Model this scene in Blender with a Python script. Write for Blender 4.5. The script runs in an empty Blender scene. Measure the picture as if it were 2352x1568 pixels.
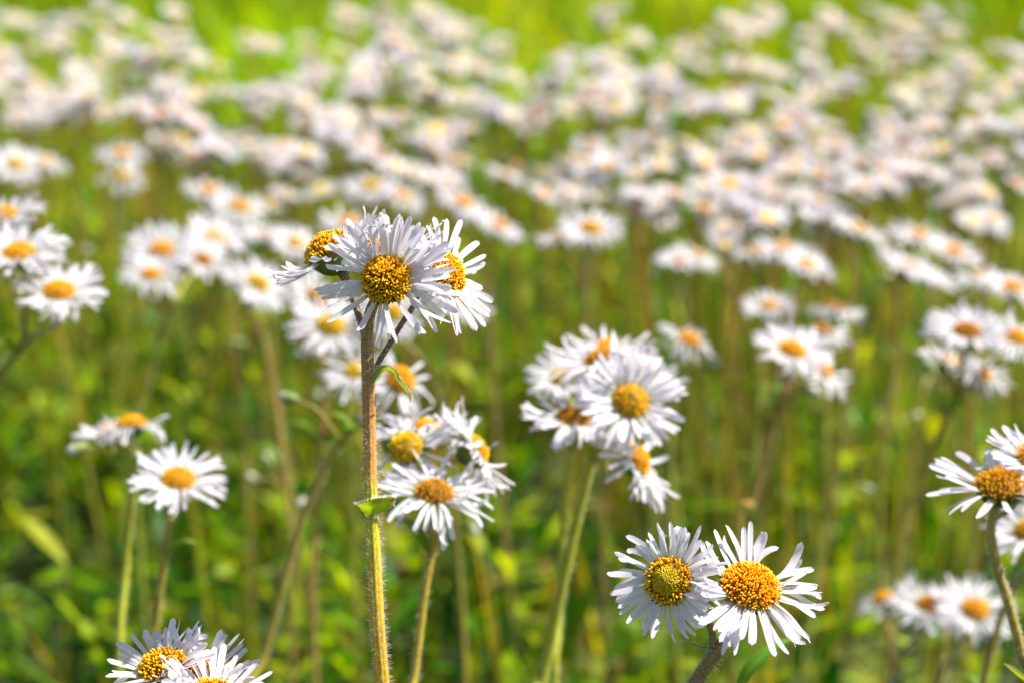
import bpy, math, random
import numpy as np
from mathutils import Vector, Matrix

# ------------------------------------------------------------------ camera, light, exposure
C = bpy.context.scene
COL = C.collection
R = math.radians
PITCH = R(17.0)
CAM = Vector((0, 0, 0.58))
FW = Vector((0, math.cos(PITCH), -math.sin(PITCH)))
UP = Vector((0, math.sin(PITCH), math.cos(PITCH)))
RT = Vector((1, 0, 0))
cd = bpy.data.cameras.new('camera')
cam = bpy.data.objects.new('camera', cd)
COL.objects.link(cam)
cam.location = CAM
cam.rotation_euler = (math.pi / 2 - PITCH, 0, 0)
cd.lens = 70
cd.sensor_width = 36
cd.clip_start = 0.02
cd.clip_end = 1500
cd.dof.use_dof = True
cd.dof.focus_distance = 0.500
cd.dof.aperture_fstop = 9.5
cd.dof.aperture_blades = 8
C.camera = cam

SUN_DIR = Vector((0.56, 0.12, 0.78)).normalized()      # towards the sun
w = bpy.data.worlds.new('World')
C.world = w
w.use_nodes = True
nt = w.node_tree
sky = nt.nodes.new('ShaderNodeTexSky')
sky.sky_type = 'NISHITA'
sky.sun_disc = False
sky.sun_elevation = math.asin(SUN_DIR.z)
sky.sun_rotation = math.atan2(SUN_DIR.x, SUN_DIR.y)
nt.links.new(sky.outputs[0], nt.nodes['Background'].inputs[0])
nt.nodes['Background'].inputs[1].default_value = 0.07
ld = bpy.data.lights.new('sun', 'SUN')
ld.energy = 5.0
ld.angle = R(0.5)
ld.color = (1.0, 0.95, 0.87)
sun = bpy.data.objects.new('sun', ld)
COL.objects.link(sun)
sun.rotation_euler = (-SUN_DIR).to_track_quat('-Z', 'Y').to_euler()
sun.location = SUN_DIR * 20
C.view_settings.view_transform = 'Standard'
C.view_settings.look = 'None'
C.view_settings.exposure = 1.1
C.view_settings.gamma = 1
C.cycles.max_bounces = 8
C.cycles.transmission_bounces = 6
C.cycles.use_denoising = True

FPX = 2352 * 70 / 36
def P(u, v, d):
    """photo position (2352 px wide) at a real distance d in metres"""
    return CAM + FW * d + RT * ((u - 1176) / FPX * d) - UP * ((v - 784) / FPX * d)
def N(r, u, t):
    return (RT * r + UP * u - FW * t).normalized()

# ------------------------------------------------------------------ helpers
def tag(o, label=None, cat=None, group=None, kind=None):
    if label: o['label'] = label
    if cat: o['category'] = cat
    if group: o['group'] = group
    if kind: o['kind'] = kind
    return o

class MB:
    def __init__(s):
        s.v = []; s.f = []; s.c = []; s.n = 0
    def add(s, verts, faces, cols=None):
        b = s.n
        s.v.append(np.asarray(verts, float).reshape(-1, 3))
        s.f += [tuple(i + b for i in q) for q in faces]
        k = len(s.v[-1])
        s.n += k
        if cols is None: cols = np.ones((k, 3))
        cols = np.asarray(cols, float)
        if cols.ndim == 1: cols = np.tile(cols, (k, 1))
        s.c.append(cols)
    def mesh(s, name, mat, smooth=True):
        me = bpy.data.meshes.new(name)
        V = np.concatenate(s.v)
        me.from_pydata(V.tolist(), [], s.f)
        if smooth: me.polygons.foreach_set('use_smooth', [True] * len(me.polygons))
        a = me.color_attributes.new('Col', 'FLOAT_COLOR', 'POINT')
        cc = np.concatenate([np.concatenate(s.c), np.ones((len(V), 1))], 1)
        a.data.foreach_set('color', cc.ravel())
        me.materials.append(mat)
        return me
def link(name, me, parent=None):
    o = bpy.data.objects.new(name, me)
    COL.objects.link(o)
    if parent is not None: o.parent = parent
    return o

# ------------------------------------------------------------------ materials
def newmat(name):
    m = bpy.data.materials.new(name)
    m.use_nodes = True
    nt = m.node_tree
    return m, nt, nt.nodes['Principled BSDF'], nt.nodes['Material Output']
def nd(nt, t, **k):
    n = nt.nodes.new(t)
    for a, b in k.items(): setattr(n, a, b)
    return n
def leafy(name, transl, rough, noise_scale, noise_amt, spec=0.4, trans_tint=(1, 1, 1), objvar=0.0, bump=0.0):
    """vertex-coloured plant surface: diffuse + light passing through"""
    m, nt, bs, out = newmat(name)
    L = nt.links.new
    col = nd(nt, 'ShaderNodeVertexColor', layer_name='Col')
    tc = nd(nt, 'ShaderNodeTexCoord')
    no = nd(nt, 'ShaderNodeTexNoise')
    no.inputs['Scale'].default_value = noise_scale
    no.inputs['Detail'].default_value = 3
    L(tc.outputs['Object'], no.inputs['Vector'])
    mr = nd(nt, 'ShaderNodeMapRange')
    mr.inputs['To Min'].default_value = 1 - noise_amt
    mr.inputs['To Max'].default_value = 1 + noise_amt
    mr.inputs['From Min'].default_value = .25
    mr.inputs['From Max'].default_value = .75
    L(no.outputs['Fac'], mr.inputs['Value'])
    mx = nd(nt, 'ShaderNodeVectorMath', operation='SCALE')
    L(col.outputs['Color'], mx.inputs[0]); L(mr.outputs[0], mx.inputs['Scale'])
    c = mx.outputs[0]
    if objvar:
        oi = nd(nt, 'ShaderNodeObjectInfo')
        hs = nd(nt, 'ShaderNodeHueSaturation')
        m2 = nd(nt, 'ShaderNodeMapRange')
        m2.inputs['To Min'].default_value = 0.5 - objvar
        m2.inputs['To Max'].default_value = 0.5 + objvar
        L(oi.outputs['Random'], m2.inputs['Value']); L(m2.outputs[0], hs.inputs['Hue'])
        L(c, hs.inputs['Color']); c = hs.outputs['Color']
    L(c, bs.inputs['Base Color'])
    bs.inputs['Roughness'].default_value = rough
    bs.inputs['Specular IOR Level'].default_value = spec
    if bump:
        bp = nd(nt, 'ShaderNodeBump')
        bp.inputs['Strength'].default_value = bump
        bp.inputs['Distance'].default_value = 0.0004
        L(no.outputs['Fac'], bp.inputs['Height']); L(bp.outputs[0], bs.inputs['Normal'])
    if transl:
        tr = nd(nt, 'ShaderNodeBsdfTranslucent')
        tm = nd(nt, 'ShaderNodeMix', data_type='RGBA', blend_type='MULTIPLY')
        tm.inputs['Factor'].default_value = 1
        tm.inputs['B'].default_value = (*trans_tint, 1)
        L(c, tm.inputs['A']); L(tm.outputs['Result'], tr.inputs['Color'])
        ms = nd(nt, 'ShaderNodeMixShader')
        ms.inputs[0].default_value = transl
        L(bs.outputs[0], ms.inputs[1]); L(tr.outputs[0], ms.inputs[2]); L(ms.outputs[0], out.inputs['Surface'])
    return m
M_PETAL = leafy('white_petal', 0.48, 0.45, 900, 0.05, 0.25, (1.0, 0.98, 0.99))
M_DISC = leafy('disc_floret', 0.30, 0.5, 700, 0.18, 0.35, (1.2, 1.0, .6))
M_DISCBG = leafy('disc_floret_plain', 0.12, 0.6, 900, 0.3, 0.2, (1.1, 1.0, .6), objvar=0.012)
M_GREEN = leafy('green_bract', 0.2, 0.55, 500, 0.2, 0.3, (1.2, 1.3, .5))
M_STEM = leafy('hairy_stem', 0.0, 0.5, 700, 0.28, 0.35, bump=0.5)
M_HAIR = leafy('silver_hair', 0.6, 0.4, 100, 0.02, 0.5)
M_GRASS = leafy('grass_blade', 0.55, 0.45, 60, 0.15, 0.12, (1.5, 1.4, .2))
M_LEAF = leafy('broad_leaf', 0.52, 0.42, 80, 0.2, 0.15, (1.5, 1.4, .2), bump=.4)

# ------------------------------------------------------------------ flower pieces (head frame: z = the way the flower faces)
PT = np.array([0, .12, .26, .42, .58, .73, .86, .94, .98, 1.0])
PW = np.array([.48, .58, .72, .85, .96, 1.0, .96, .82, .62, .34])
def petal_geo(rng, r0, L, W, e0, k, sway, z0, twist=0.0, hi=True, curl=0.0):
    t = PT if hi else PT[[0, 3, 5, 7, 9]]
    wd = PW if hi else PW[[0, 3, 5, 7, 9]]
    xs = np.array([-1, -.5, 0, .5, 1]) if hi else np.array([-1, 0, 1])
    pos = [np.array([r0, 0, z0])]
    dirs = []
    for i in range(len(t)):
        e = e0 + k * t[i] + curl * max(0, t[i] - .6) * 2.5
        sd = sway * t[i]
        dirs.append(np.array([math.cos(e) * math.cos(sd), math.cos(e) * math.sin(sd), math.sin(e)]))
        if i: pos.append(pos[-1] + (dirs[i - 1] + dirs[i]) / 2 * (t[i] - t[i - 1]) * L)
    vs = []; cs = []
    cup = rng.uniform(-.05, .30)
    pink = rng.uniform(0, 1) ** 3
    base = np.array([.78, .765, .79])
    tipc = np.array([.80 - .05 * pink, .78 - .13 * pink, .82 - .03 * pink])
    for i in range(len(t)):
        d = dirs[i]
        side = np.cross([0, 0, 1], d); side /= max(1e-6, np.linalg.norm(side))
        nn = np.cross(d, side)
        tw = twist * t[i]
        s2 = side * math.cos(tw) + nn * math.sin(tw)
        n2 = np.cross(d, s2)
        for x in xs:
            rr = cup * x * x * (W / 2) * 1.6
            if hi: rr += (.10 if abs(x) == .5 else 0) * W * .5
            tipback = -abs(x) ** 2 * W * .16 * (1 if t[i] > .97 else 0)
            vs.append(pos[i] + s2 * x * W / 2 * wd[i] + n2 * rr + d * tipback)
            q = t[i]
            cc = base * (1 - q) + tipc * q
            if q < .15: cc = cc * np.array([.95, .97, .84])
            cs.append(cc)
    m = len(xs); fs = []
    for i in range(len(t) - 1):
        for j in range(m - 1):
            a = i * m + j
            fs.append((a, a + 1, a + m + 1, a + m))
    return np.array(vs), fs, np.array(cs)
def rotz(v, a):
    c, s = math.cos(a), math.sin(a)
    return np.stack([v[:, 0] * c - v[:, 1] * s, v[:, 0] * s + v[:, 1] * c, v[:, 2]], 1)

def petal_set(rng, n, L=.0125, W=.0019, rd=.0056, elev=(.0, .3), bend=(-.5, .1), dens=None, hi=True, mod=None, wild=.45):
    out = []
    i = 0; tries = 0
    while i < n and tries < n * 12:
        a = 2 * math.pi * (i + rng.uniform(-.6, .6)) / n
        i += 1; tries += 1
        if dens is not None:
            a = rng.uniform(0, 2 * math.pi)
            if rng.random() > dens(a): i -= 1; continue
        lay = i % 2
        e0 = rng.uniform(*elev) + (.10 if lay else -.02)
        k = rng.uniform(*bend)
        LL = L * rng.uniform(.80, 1.08)
        sway = rng.gauss(0, .17 if hi else .10)
        curl = 0
        if rng.random() < wild:
            k += rng.uniform(-.9, .8); sway += rng.gauss(0, .38); curl = rng.uniform(-1.3, 1.4)
        if mod: e0, k, LL, sway, curl = mod(a, e0, k, LL, sway, curl)
        v, f, c = petal_geo(rng, rd * .90, LL, W * rng.uniform(.75, 1.15), e0, k, sway, -.0004 + .0006 * lay,
                            twist=rng.gauss(0, .5), hi=hi, curl=curl)
        out.append((rotz(v, a), f, c))
    return out

def dome_pt(a, q, r, h):
    # q 0..1 from centre to rim
    return np.array([r * q * math.cos(a), r * q * math.sin(a), h * (1 - q ** 2.2)])
def disc_geo(rng, r=.0057, h=.0034, n=300, open_frac=.75, sides=5, fl=.0014, tone=(1, 1, 1), bud_col=(.55, .40, .02), tuft=1.0):
    mb = MB()
    tone = np.array(tone)
    # dome body
    seg, rings = (24, 7) if sides > 3 else (12, 4)
    vs = [[0, 0, h]]
    for i in range(1, rings + 1):
        for j in range(seg):
            vs.append(dome_pt(2 * math.pi * j / seg, i / rings, r, h).tolist())
    for j in range(seg): vs.append([r * .8 * math.cos(2 * math.pi * j / seg), r * .8 * math.sin(2 * math.pi * j / seg), -.0012])
    fs = [(0, 1 + j, 1 + (j + 1) % seg) for j in range(seg)]
    for i in range(rings):
        for j in range(seg):
            a = 1 + i * seg + j; b = 1 + i * seg + (j + 1) % seg
            fs.append((a, a + seg, b + seg, b))
    mb.add(vs, fs, np.array([.42, .22, .01]) * tone)
    for i in range(n):
        q = math.sqrt((i + .5) / n)
        a = i * 2.39996 + rng.uniform(-.12, .12)
        p = dome_pt(a, q * .99, r, h)
        e = .02
        p1 = dome_pt(a, max(0, q * .99 - e), r, h)
        tang = (p - p1)
        rad = np.array([math.cos(a), math.sin(a), 0])
        nrm = np.array([-tang[2] * rad[0], -tang[2] * rad[1], np.dot(tang, rad)])
        nrm = nrm / (np.linalg.norm(nrm) + 1e-9)
        nrm = nrm + np.array([rng.gauss(0, .16), rng.gauss(0, .16), .12])
        nrm /= np.linalg.norm(nrm)
        isopen = q > (1 - open_frac) + rng.gauss(0, .05)
        ux = np.cross(nrm, [0.3, .2, 1]); ux /= np.linalg.norm(ux)
        uy = np.cross(nrm, ux)
        if isopen:
            ln = fl * rng.uniform(.6, 1.25) * tuft
            rr = [.00011, .00013, .00018, .00024, .00021, .00005]
            tt = [-.3, .3, .6, .8, .97, 1.05]
            b0 = np.array([.50, .25, .004]); b1 = np.array([.98, .57, .003]); b2 = np.array([1.0, .74, .02])
            red = rng.random() < .14
            if red: b1 = np.array([.55, .12, .02])
            cols = [b0, b0, b1, b1, b2, b2]
            k = 1.0 if sides > 3 else 1.35
            rr = [x * k for x in rr]
        else:
            ln = .0005
            rr = [.00026, .00028, .00022, .00005]; tt = [-.2, .4, .8, 1.0]
            bc = np.array(bud_col) * rng.uniform(.8, 1.15)
            cols = [bc * .8, bc, bc, bc]
        vs = []; cc = []
        lean = np.array([rng.gauss(0, .12), rng.gauss(0, .12), 0]) * ln
        for kx in range(len(rr)):
            ctr = p + nrm * ln * tt[kx] + lean * tt[kx] ** 2
            for s in range(sides):
                th = 2 * math.pi * s / sides
                vs.append(ctr + ux * rr[kx] * math.cos(th) + uy * rr[kx] * math.sin(th)); cc.append(cols[kx] * tone)
        fs = []
        for kx in range(len(rr) - 1):
            for s in range(sides):
                a0 = kx * sides + s; a1 = kx * sides + (s + 1) % sides
                fs.append((a0, a1, a1 + sides, a0 + sides))
        mb.add(vs, fs, np.array(cc))
    return mb
def disc_low(rng, r=.0054, h=.0032, tone=(.92, .50, .01), rim=(.80, .32, .01)):
    mb = MB(); seg, rings = 16, 6
    vs = [[0, 0, h * .95]]; cc = [tone]
    for i in range(1, rings + 1):
        q = i / rings
        for j in range(seg):
            p = dome_pt(2 * math.pi * (j + .5 * (i % 2)) / seg, q, r, h) * (1 + rng.gauss(0, .035))
            vs.append(p.tolist())
            k = q ** 3
            cc.append([(tone[m] * (1 - k) + rim[m] * k) * rng.uniform(.72, 1.15) for m in range(3)])
    fs = [(0, 1 + j, 1 + (j + 1) % seg) for j in range(seg)]
    for i in range(rings - 1):
        for j in range(seg):
            a = 1 + i * seg + j; b = 1 + i * seg + (j + 1) % seg
            fs.append((a, a + seg, b + seg, b))
    mb.add(vs, fs, np.array(cc))
    return mb
def cup_geo(rng, r=.0056, depth=.0052, n=34, hi=True, neck=.0011):
    mb = MB(); seg = 18 if hi else 10
    prof = [(1.0, 0.0002), (1.0, -.18), (.93, -.42), (.74, -.68), (.46, -.9), (None, -1.05)]
    vs = []; cc = []
    for rr, z in prof:
        R_ = neck if rr is None else r * rr * .93
        for j in range(seg):
            a = 2 * math.pi * j / seg
            vs.append([R_ * math.cos(a), R_ * math.sin(a), z * depth]); cc.append([.085, .12, .02])
    fs = []
    for i in range(len(prof) - 1):
        for j in range(seg):
            a = i * seg + j; b = i * seg + (j + 1) % seg
            fs.append((a, b, b + seg, a + seg))
    mb.add(vs, fs, np.array(cc))
    for i in range(n if hi else n // 2):
        a = 2 * math.pi * (i + rng.uniform(-.3, .3)) / (n if hi else n // 2)
        w_ = .00055 if hi else .0010
        pr = [(.45, -.92), (.80, -.62), (1.02, -.25), (1.10, .03), (1.20, .22)]
        wd = [.6, 1, 1, .7, .08]
        vs = []; cc = []
        fl = rng.uniform(-.03, .12)
        for k, ((rr, z), ww) in enumerate(zip(pr, wd)):
            R_ = r * (rr + fl * k / 4)
            for s in (-1, 1):
                vs.append([R_ * math.cos(a) - s * w_ * ww * math.sin(a), R_ * math.sin(a) + s * w_ * ww * math.cos(a), z * depth])
                g = k / 4
                cc.append([.10 + .06 * g, .16 + .02 * g, .025])
        mb.add(vs, [(2 * k, 2 * k + 1, 2 * k + 3, 2 * k + 2) for k in range(4)], np.array(cc))
    return mb

def smooth_path(pts, rad, step=6):
    pts = [Vector(p) for p in pts]
    out = []; ro = []
    n = len(pts)
    for i in range(n - 1):
        p0 = pts[i - 1] if i else pts[0] * 2 - pts[1]
        p1, p2 = pts[i], pts[i + 1]
        p3 = pts[i + 2] if i + 2 < n else pts[n - 1] * 2 - pts[n - 2]
        for s in range(step):
            t = s / step
            out.append(.5 * ((2 * p1) + (p2 - p0) * t + (2 * p0 - 5 * p1 + 4 * p2 - p3) * t * t + (3 * p1 - p0 - 3 * p2 + p3) * t ** 3))
            ro.append(rad[i] * (1 - t) + rad[i + 1] * t)
    out.append(pts[-1]); ro.append(rad[-1])
    return out, ro
def tube(mb, pts, rad, sides=8, colf=None, ridges=0, step=6):
    P_, Rr = smooth_path(pts, rad, step)
    vs = []; cc = []
    ref = Vector((0.1, -1, 0.05)).normalized()
    n = len(P_)
    frames = []
    for i in range(n):
        d = (P_[min(i + 1, n - 1)] - P_[max(i - 1, 0)]).normalized()
        x = ref.cross(d).normalized(); y = d.cross(x)
        frames.append((P_[i], d, x, y, Rr[i]))
        for s in range(sides):
            th = 2 * math.pi * s / sides
            r = Rr[i] * (1 + (.06 * math.cos(th * ridges) if ridges else 0))
            vs.append(P_[i] + x * (r * math.cos(th)) + y * (r * math.sin(th)))
            c = colf(i / (n - 1), P_[i], th) if colf else (.2, .15, .03)
            cc.append(c)
    fs = []
    for i in range(n - 1):
        for s in range(sides):
            a = i * sides + s; b = i * sides + (s + 1) % sides
            fs.append((a, b, b + sides, a + sides))
    fs.append(tuple(range(sides - 1, -1, -1)))
    fs.append(tuple((n - 1) * sides + s for s in range(sides)))
    mb.add([tuple(v) for v in vs], fs, np.array(cc))
    return frames
def hairs(mb, frames, rng, per_m, ln=.0016, up=.25, w_=.00004):
    for i in range(len(frames) - 1):
        p, d, x, y, r = frames[i]
        p2 = frames[i + 1][0]
        cnt = per_m * (p2 - p).length
        cnt = int(cnt) + (rng.random() < cnt - int(cnt))
        for _ in range(cnt):
            th = rng.uniform(0, 2 * math.pi); t = rng.random()
            o = x * math.cos(th) + y * math.sin(th)
            b = p.lerp(p2, t) + o * r * .97
            q = (o + d * rng.gauss(up, .3) + x * rng.gauss(0, .2) + y * rng.gauss(0, .2)).normalized()
            l = ln * rng.uniform(.4, 1.2)
            s = q.cross(d).normalized() * w_
            s2 = d * w_
            m_ = b + q * l * .6 + d * l * .02
            e = b + q * l - d * l * rng.uniform(-.1, .25)
            mb.add([tuple(b + s), tuple(b - s * .5 + s2), tuple(b - s * .5 - s2),
                    tuple(m_ + s * .7), tuple(m_ - s * .4 + s2 * .7), tuple(m_ - s * .4 - s2 * .7), tuple(e)],
                   [(0, 1, 4, 3), (1, 2, 5, 4), (2, 0, 3, 5), (3, 4, 6), (4, 5, 6), (5, 3, 6)], (.85, .85, .80))
def leaf_mesh(rng, L, W, path=None, fold=.25, col=(.16, .28, .02), edge=None, wav=.0, nseg=10, hair=0, ref=None):
    """leaf along path (list of Vectors); local"""
    mb = MB(); hb = MB() if hair else None
    P_, _ = smooth_path(path, [0] * len(path), 5)
    n = len(P_); vs = []; cc = []
    ref = Vector((0, 0, 1)) if ref is None else Vector(ref)
    for i in range(n):
        t = i / (n - 1)
        d = (P_[min(i + 1, n - 1)] - P_[max(i - 1, 0)]).normalized()
        s = d.cross(ref)
        if s.length < 1e-3: s = Vector((1, 0, 0))
        s.normalize(); u = s.cross(d)
        wt = (math.sin(math.pi * min(1, t * .92 + .08) ** .75)) ** .8 * W / 2 if t < .999 else W * .02
        if t < .05: wt = max(wt, W * .35)
        for x in (-1, -.5, 0, .5, 1):
            q = P_[i] + s * (x * wt) + u * (abs(x) * wt * fold + wav * math.sin(t * 9 + x * 3) * abs(x) * W)
            vs.append(tuple(q))
            k = .75 if x == 0 else 1
            c = [col[m] * (1.25 if x == 0 else 1) for m in range(3)]
            if edge is not None and t > .75:
                g = (t - .75) * 4
                c = [c[m] * (1 - g) + edge[m] * g for m in range(3)]
            cc.append(c)
            if hair and abs(x) == 1:
                for _ in range(hair):
                    q2 = (s * x + d * rng.gauss(.2, .4) + u * rng.gauss(0, .5)).normalized()
                    l = rng.uniform(.0005, .0013); a_ = d * .00006
                    e = q + q2 * l
                    hb.add([tuple(q + a_), tuple(q - a_), tuple(q + u * .0001), tuple(e)], [(0, 1, 3), (1, 2, 3), (2, 0, 3)], (.85, .85, .8))
    fs = []
    for i in range(n - 1):
        for j in range(4):
            a = i * 5 + j
            fs.append((a, a + 1, a + 6, a + 5))
    mb.add(vs, fs, np.array(cc))
    return mb, hb

def head_matrix(pos, n):
    z = Vector(n).normalized()
    y = (UP - z * UP.dot(z))
    if y.length < .15: y = (-FW * -1) - z * (-FW * -1).dot(z)
    y.normalize()
    x = y.cross(z)
    return Matrix.Translation(pos) @ Matrix((x, y, z)).transposed().to_4x4()

# ------------------------------------------------------------------ setting: ground
def ground():
    m, nt, bs, out = newmat('meadow_soil')
    L = nt.links.new
    tc = nd(nt, 'ShaderNodeTexCoord')
    n1 = nd(nt, 'ShaderNodeTexNoise'); n1.inputs['Scale'].default_value = 1.3; n1.inputs['Detail'].default_value = 8
    n2 = nd(nt, 'ShaderNodeTexNoise'); n2.inputs['Scale'].default_value = 45; n2.inputs['Detail'].default_value = 6
    L(tc.outputs['Object'], n1.inputs['Vector']); L(tc.outputs['Object'], n2.inputs['Vector'])
    r = nd(nt, 'ShaderNodeValToRGB')
    e = r.color_ramp.elements
    e[0].position = .3; e[0].color = (.014, .016, .004, 1)
    e[1].position = .7; e[1].color = (.12, .15, .008, 1)
    x = e.new(.5); x.color = (.035, .055, .004, 1)
    mx = nd(nt, 'ShaderNodeMath', operation='MULTIPLY_ADD')
    mx.inputs[1].default_value = .6
    L(n2.outputs['Fac'], mx.inputs[0])
    m3 = nd(nt, 'ShaderNodeMath', operation='MULTIPLY'); m3.inputs[1].default_value = .4
    L(n1.outputs['Fac'], m3.inputs[0]); L(m3.outputs[0], mx.inputs[2])
    L(mx.outputs[0], r.inputs[0]); L(r.outputs[0], bs.inputs['Base Color'])
    bs.inputs['Roughness'].default_value = .9
    bp = nd(nt, 'ShaderNodeBump'); bp.inputs['Strength'].default_value = .6; bp.inputs['Distance'].default_value = .01
    L(n2.outputs['Fac'], bp.inputs['Height']); L(bp.outputs[0], bs.inputs['Normal'])
    xs = sorted(set([-600, -200, -60, -20, -8] + [i * .25 - 4 for i in range(33)] + [8, 20, 60, 200, 600]))
    ys = sorted(set([-600, -100, -20, -5] + [i * .25 - 2 for i in range(45)] + [14, 20, 40, 90, 200, 600, 1200]))
    rng = random.Random(4)
    vs = [(a, b, rng.uniform(-.012, .004) if abs(a) < 5 and -2 < b < 10 else 0) for b in ys for a in xs]
    nx = len(xs)
    fs = [(j * nx + i, j * nx + i + 1, (j + 1) * nx + i + 1, (j + 1) * nx + i) for j in range(len(ys) - 1) for i in range(nx - 1)]
    mb = MB(); mb.add(vs, fs)
    o = link('ground', mb.mesh('ground', m))
    o['kind'] = 'structure'
ground()

# ------------------------------------------------------------------ meadow growth (nobody could count it)
def strips(name, mat, P0, az, H, W, lean, bendk, cols, prof, nseg, label, cat, twist=None, fold=None):
    """many leaf strips at once; arrays of n"""
    n = len(H)
    t = np.linspace(0, 1, nseg + 1)
    k = nseg + 1
    dx, dy = np.cos(az), np.sin(az)
    ang = lean[:, None] + bendk[:, None] * t[None, :]       # from vertical
    seg = H[:, None] / nseg
    hor = np.concatenate([np.zeros((n, 1)), np.cumsum(np.sin(ang[:, :-1]) * seg, 1)], 1)
    ver = np.concatenate([np.zeros((n, 1)), np.cumsum(np.cos(ang[:, :-1]) * seg, 1)], 1)
    cx = P0[:, 0:1] + hor * dx[:, None]; cy = P0[:, 1:2] + hor * dy[:, None]; cz = P0[:, 2:3] + ver
    sa = az + math.pi / 2 + (0 if twist is None else twist)
    sx, sy = np.cos(sa)[:, None], np.sin(sa)[:, None]
    wv = W[:, None] / 2 * np.array(prof)[None, :]
    Lf = np.stack([cx - sx * wv, cy - sy * wv, cz], 2)
    Rg = np.stack([cx + sx * wv, cy + sy * wv, cz], 2)
    Md = np.stack([cx, cy, cz - wv * (.35 if fold is None else fold)], 2)
    V = np.stack([Lf, Md, Rg], 2).reshape(-1, 3)            # n,k,3verts
    base = (np.arange(n) * k * 3)[:, None, None]
    i = (np.arange(nseg) * 3)[None, :, None]
    q = np.array([[0, 1, 4, 3], [1, 2, 5, 4]])
    F = (base[..., None] + i[..., None] + q[None, None]).reshape(-1, 4)
    me = bpy.data.meshes.new(name)
    me.vertices.add(len(V)); me.vertices.foreach_set('co', V.ravel())
    me.loops.add(F.size); me.loops.foreach_set('vertex_index', F.ravel().astype(np.int32))
    me.polygons.add(len(F)); me.polygons.foreach_set('loop_start', np.arange(0, F.size, 4, dtype=np.int32))
    me.update(calc_edges=True)
    me.polygons.foreach_set('use_smooth', np.ones(len(F), bool))
    a = me.color_attributes.new('Col', 'FLOAT_COLOR', 'POINT')
    cc = np.repeat(cols, k * 3, 0)
    a.data.foreach_set('color', np.concatenate([cc, np.ones((len(cc), 1))], 1).ravel())
    me.materials.append(mat)
    o = link(name, me)
    tag(o, label, cat, kind='stuff')
    return o
nr = np.random.RandomState(11)
def field(n, y0, y1, spread, margin, power=1.0):
    """random ground points, even per area, in the wedge the camera sees plus a margin"""
    out = []
    while sum(len(o) for o in out) < n:
        y = nr.uniform(y0, y1, n * 2); x = nr.uniform(-1, 1, n * 2) * (spread * y1 + margin)
        keep = np.abs(x) < spread * np.abs(y) + margin
        out.append(np.stack([x, y, np.zeros_like(x)], 1)[keep])
    return np.concatenate(out)[:n]
def clumpy(P0, y_end=2.6):
    x, y = P0[:, 0], P0[:, 1]
    f = np.sin(x * 31 + 2 * np.sin(y * 17)) * np.sin(y * 27 + 1.5 * np.sin(x * 22 + 1)) + .6 * np.sin(x * 67 + y * 20) * np.sin(y * 53 - x * 31)
    keep = (f + nr.uniform(-.35, .35, len(x)) > .12) | (y > y_end) | (nr.random_sample(len(x)) < .07)
    return P0[keep]
def palette(n, cols, wts, jit=.18):
    idx = nr.choice(len(cols), n, p=np.array(wts) / sum(wts))
    c = np.array(cols)[idx]
    return c * (1 + nr.uniform(-jit, jit, (n, 1))) * (1 + nr.uniform(-.07, .07, (n, 3)))
GR = [(.050, .16, .001), (.11, .25, .001), (.20, .31, .002), (.34, .33, .003), (.015, .09, .001), (.44, .27, .015)]
GW = [4, 4, 3, 2, 2, 1.1]
def grass(n, y0, y1, sp, mg, h0, h1, w0, w1, name, label, pal=GR, wts=GW):
    P0 = clumpy(field(n, y0, y1, sp, mg)); n = len(P0)
    patch = np.sin(P0[:, 0] * 9 + 1.3) * np.sin(P0[:, 1] * 7 + .5) * .5 + np.sin(P0[:, 0] * 23) * np.sin(P0[:, 1] * 19 + 2) * .5
    H = nr.uniform(h0, h1, n) * (1 + .28 * patch)
    cols = palette(n, pal, wts)
    big = np.sin(P0[:, 0] * 2.1 + np.sin(P0[:, 1] * 1.7)) * np.sin(P0[:, 1] * 3.1 + 1.5 * np.sin(P0[:, 0] * 1.3 + 2))
    cols = cols * (1 + .30 * big[:, None]) * np.stack([1 + .09 * np.sin(P0[:, 0] * 3.7 + P0[:, 1] * 1.9), np.ones(n), np.ones(n)], 1)
    strips(name, M_GRASS, P0, nr.uniform(0, 2 * math.pi, n), H, nr.uniform(w0, w1, n),
           nr.uniform(0, .55, n), np.abs(nr.normal(.5, .5, n)), cols, [.7, .95, 1, .8, .45, .05], 5,
           label, 'grass', twist=nr.uniform(-.6, .6, n))
grass(6500, .55, 2.6, .30, .22, .06, .17, .0022, .0055, 'meadow_grass', 'fine green grass growing thickly between the daisy stems')
FAR = [(.16, .29, .003), (.27, .37, .004), (.34, .40, .004), (.42, .40, .006), (.12, .24, .002)]
grass(26000, 2.6, 8.0, .30, .5, .08, .19, .006, .014, 'distant_grass', 'bright yellow green grass beyond the last rows of daisies', FAR, [3.5, 4, 3, 1, 1.5])
def broad(n, y0, y1, sp, mg, name, label):
    P0 = clumpy(field(n, y0, y1, sp, mg)); n = len(P0)
    P0[:, 2] = nr.uniform(.0, .165, n) * nr.uniform(.3, 1, n)
    H = nr.uniform(.013, .036, n)
    strips(name, M_LEAF, P0, nr.uniform(0, 2 * math.pi, n), H, nr.uniform(.005, .012, n),
           nr.uniform(.1, 1.5, n), nr.uniform(.2, 1.0, n),
           palette(n, [(.05, .17, .001), (.14, .29, .002), (.30, .42, .003), (.012, .08, .001), (.36, .40, .004), (.34, .42, .07), (.30, .22, .06)], [3.5, 4, 3.4, 4, 1.4, .6, .25]),
           [.25, .55, .9, 1.0, .75, .12], 5, label, 'leaves', twist=nr.uniform(-.5, .5, n))
broad(34000, .55, 2.8, .30, .22, 'leafy_ground_cover', 'broad soft green leaves low among the daisy stems')
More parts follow.
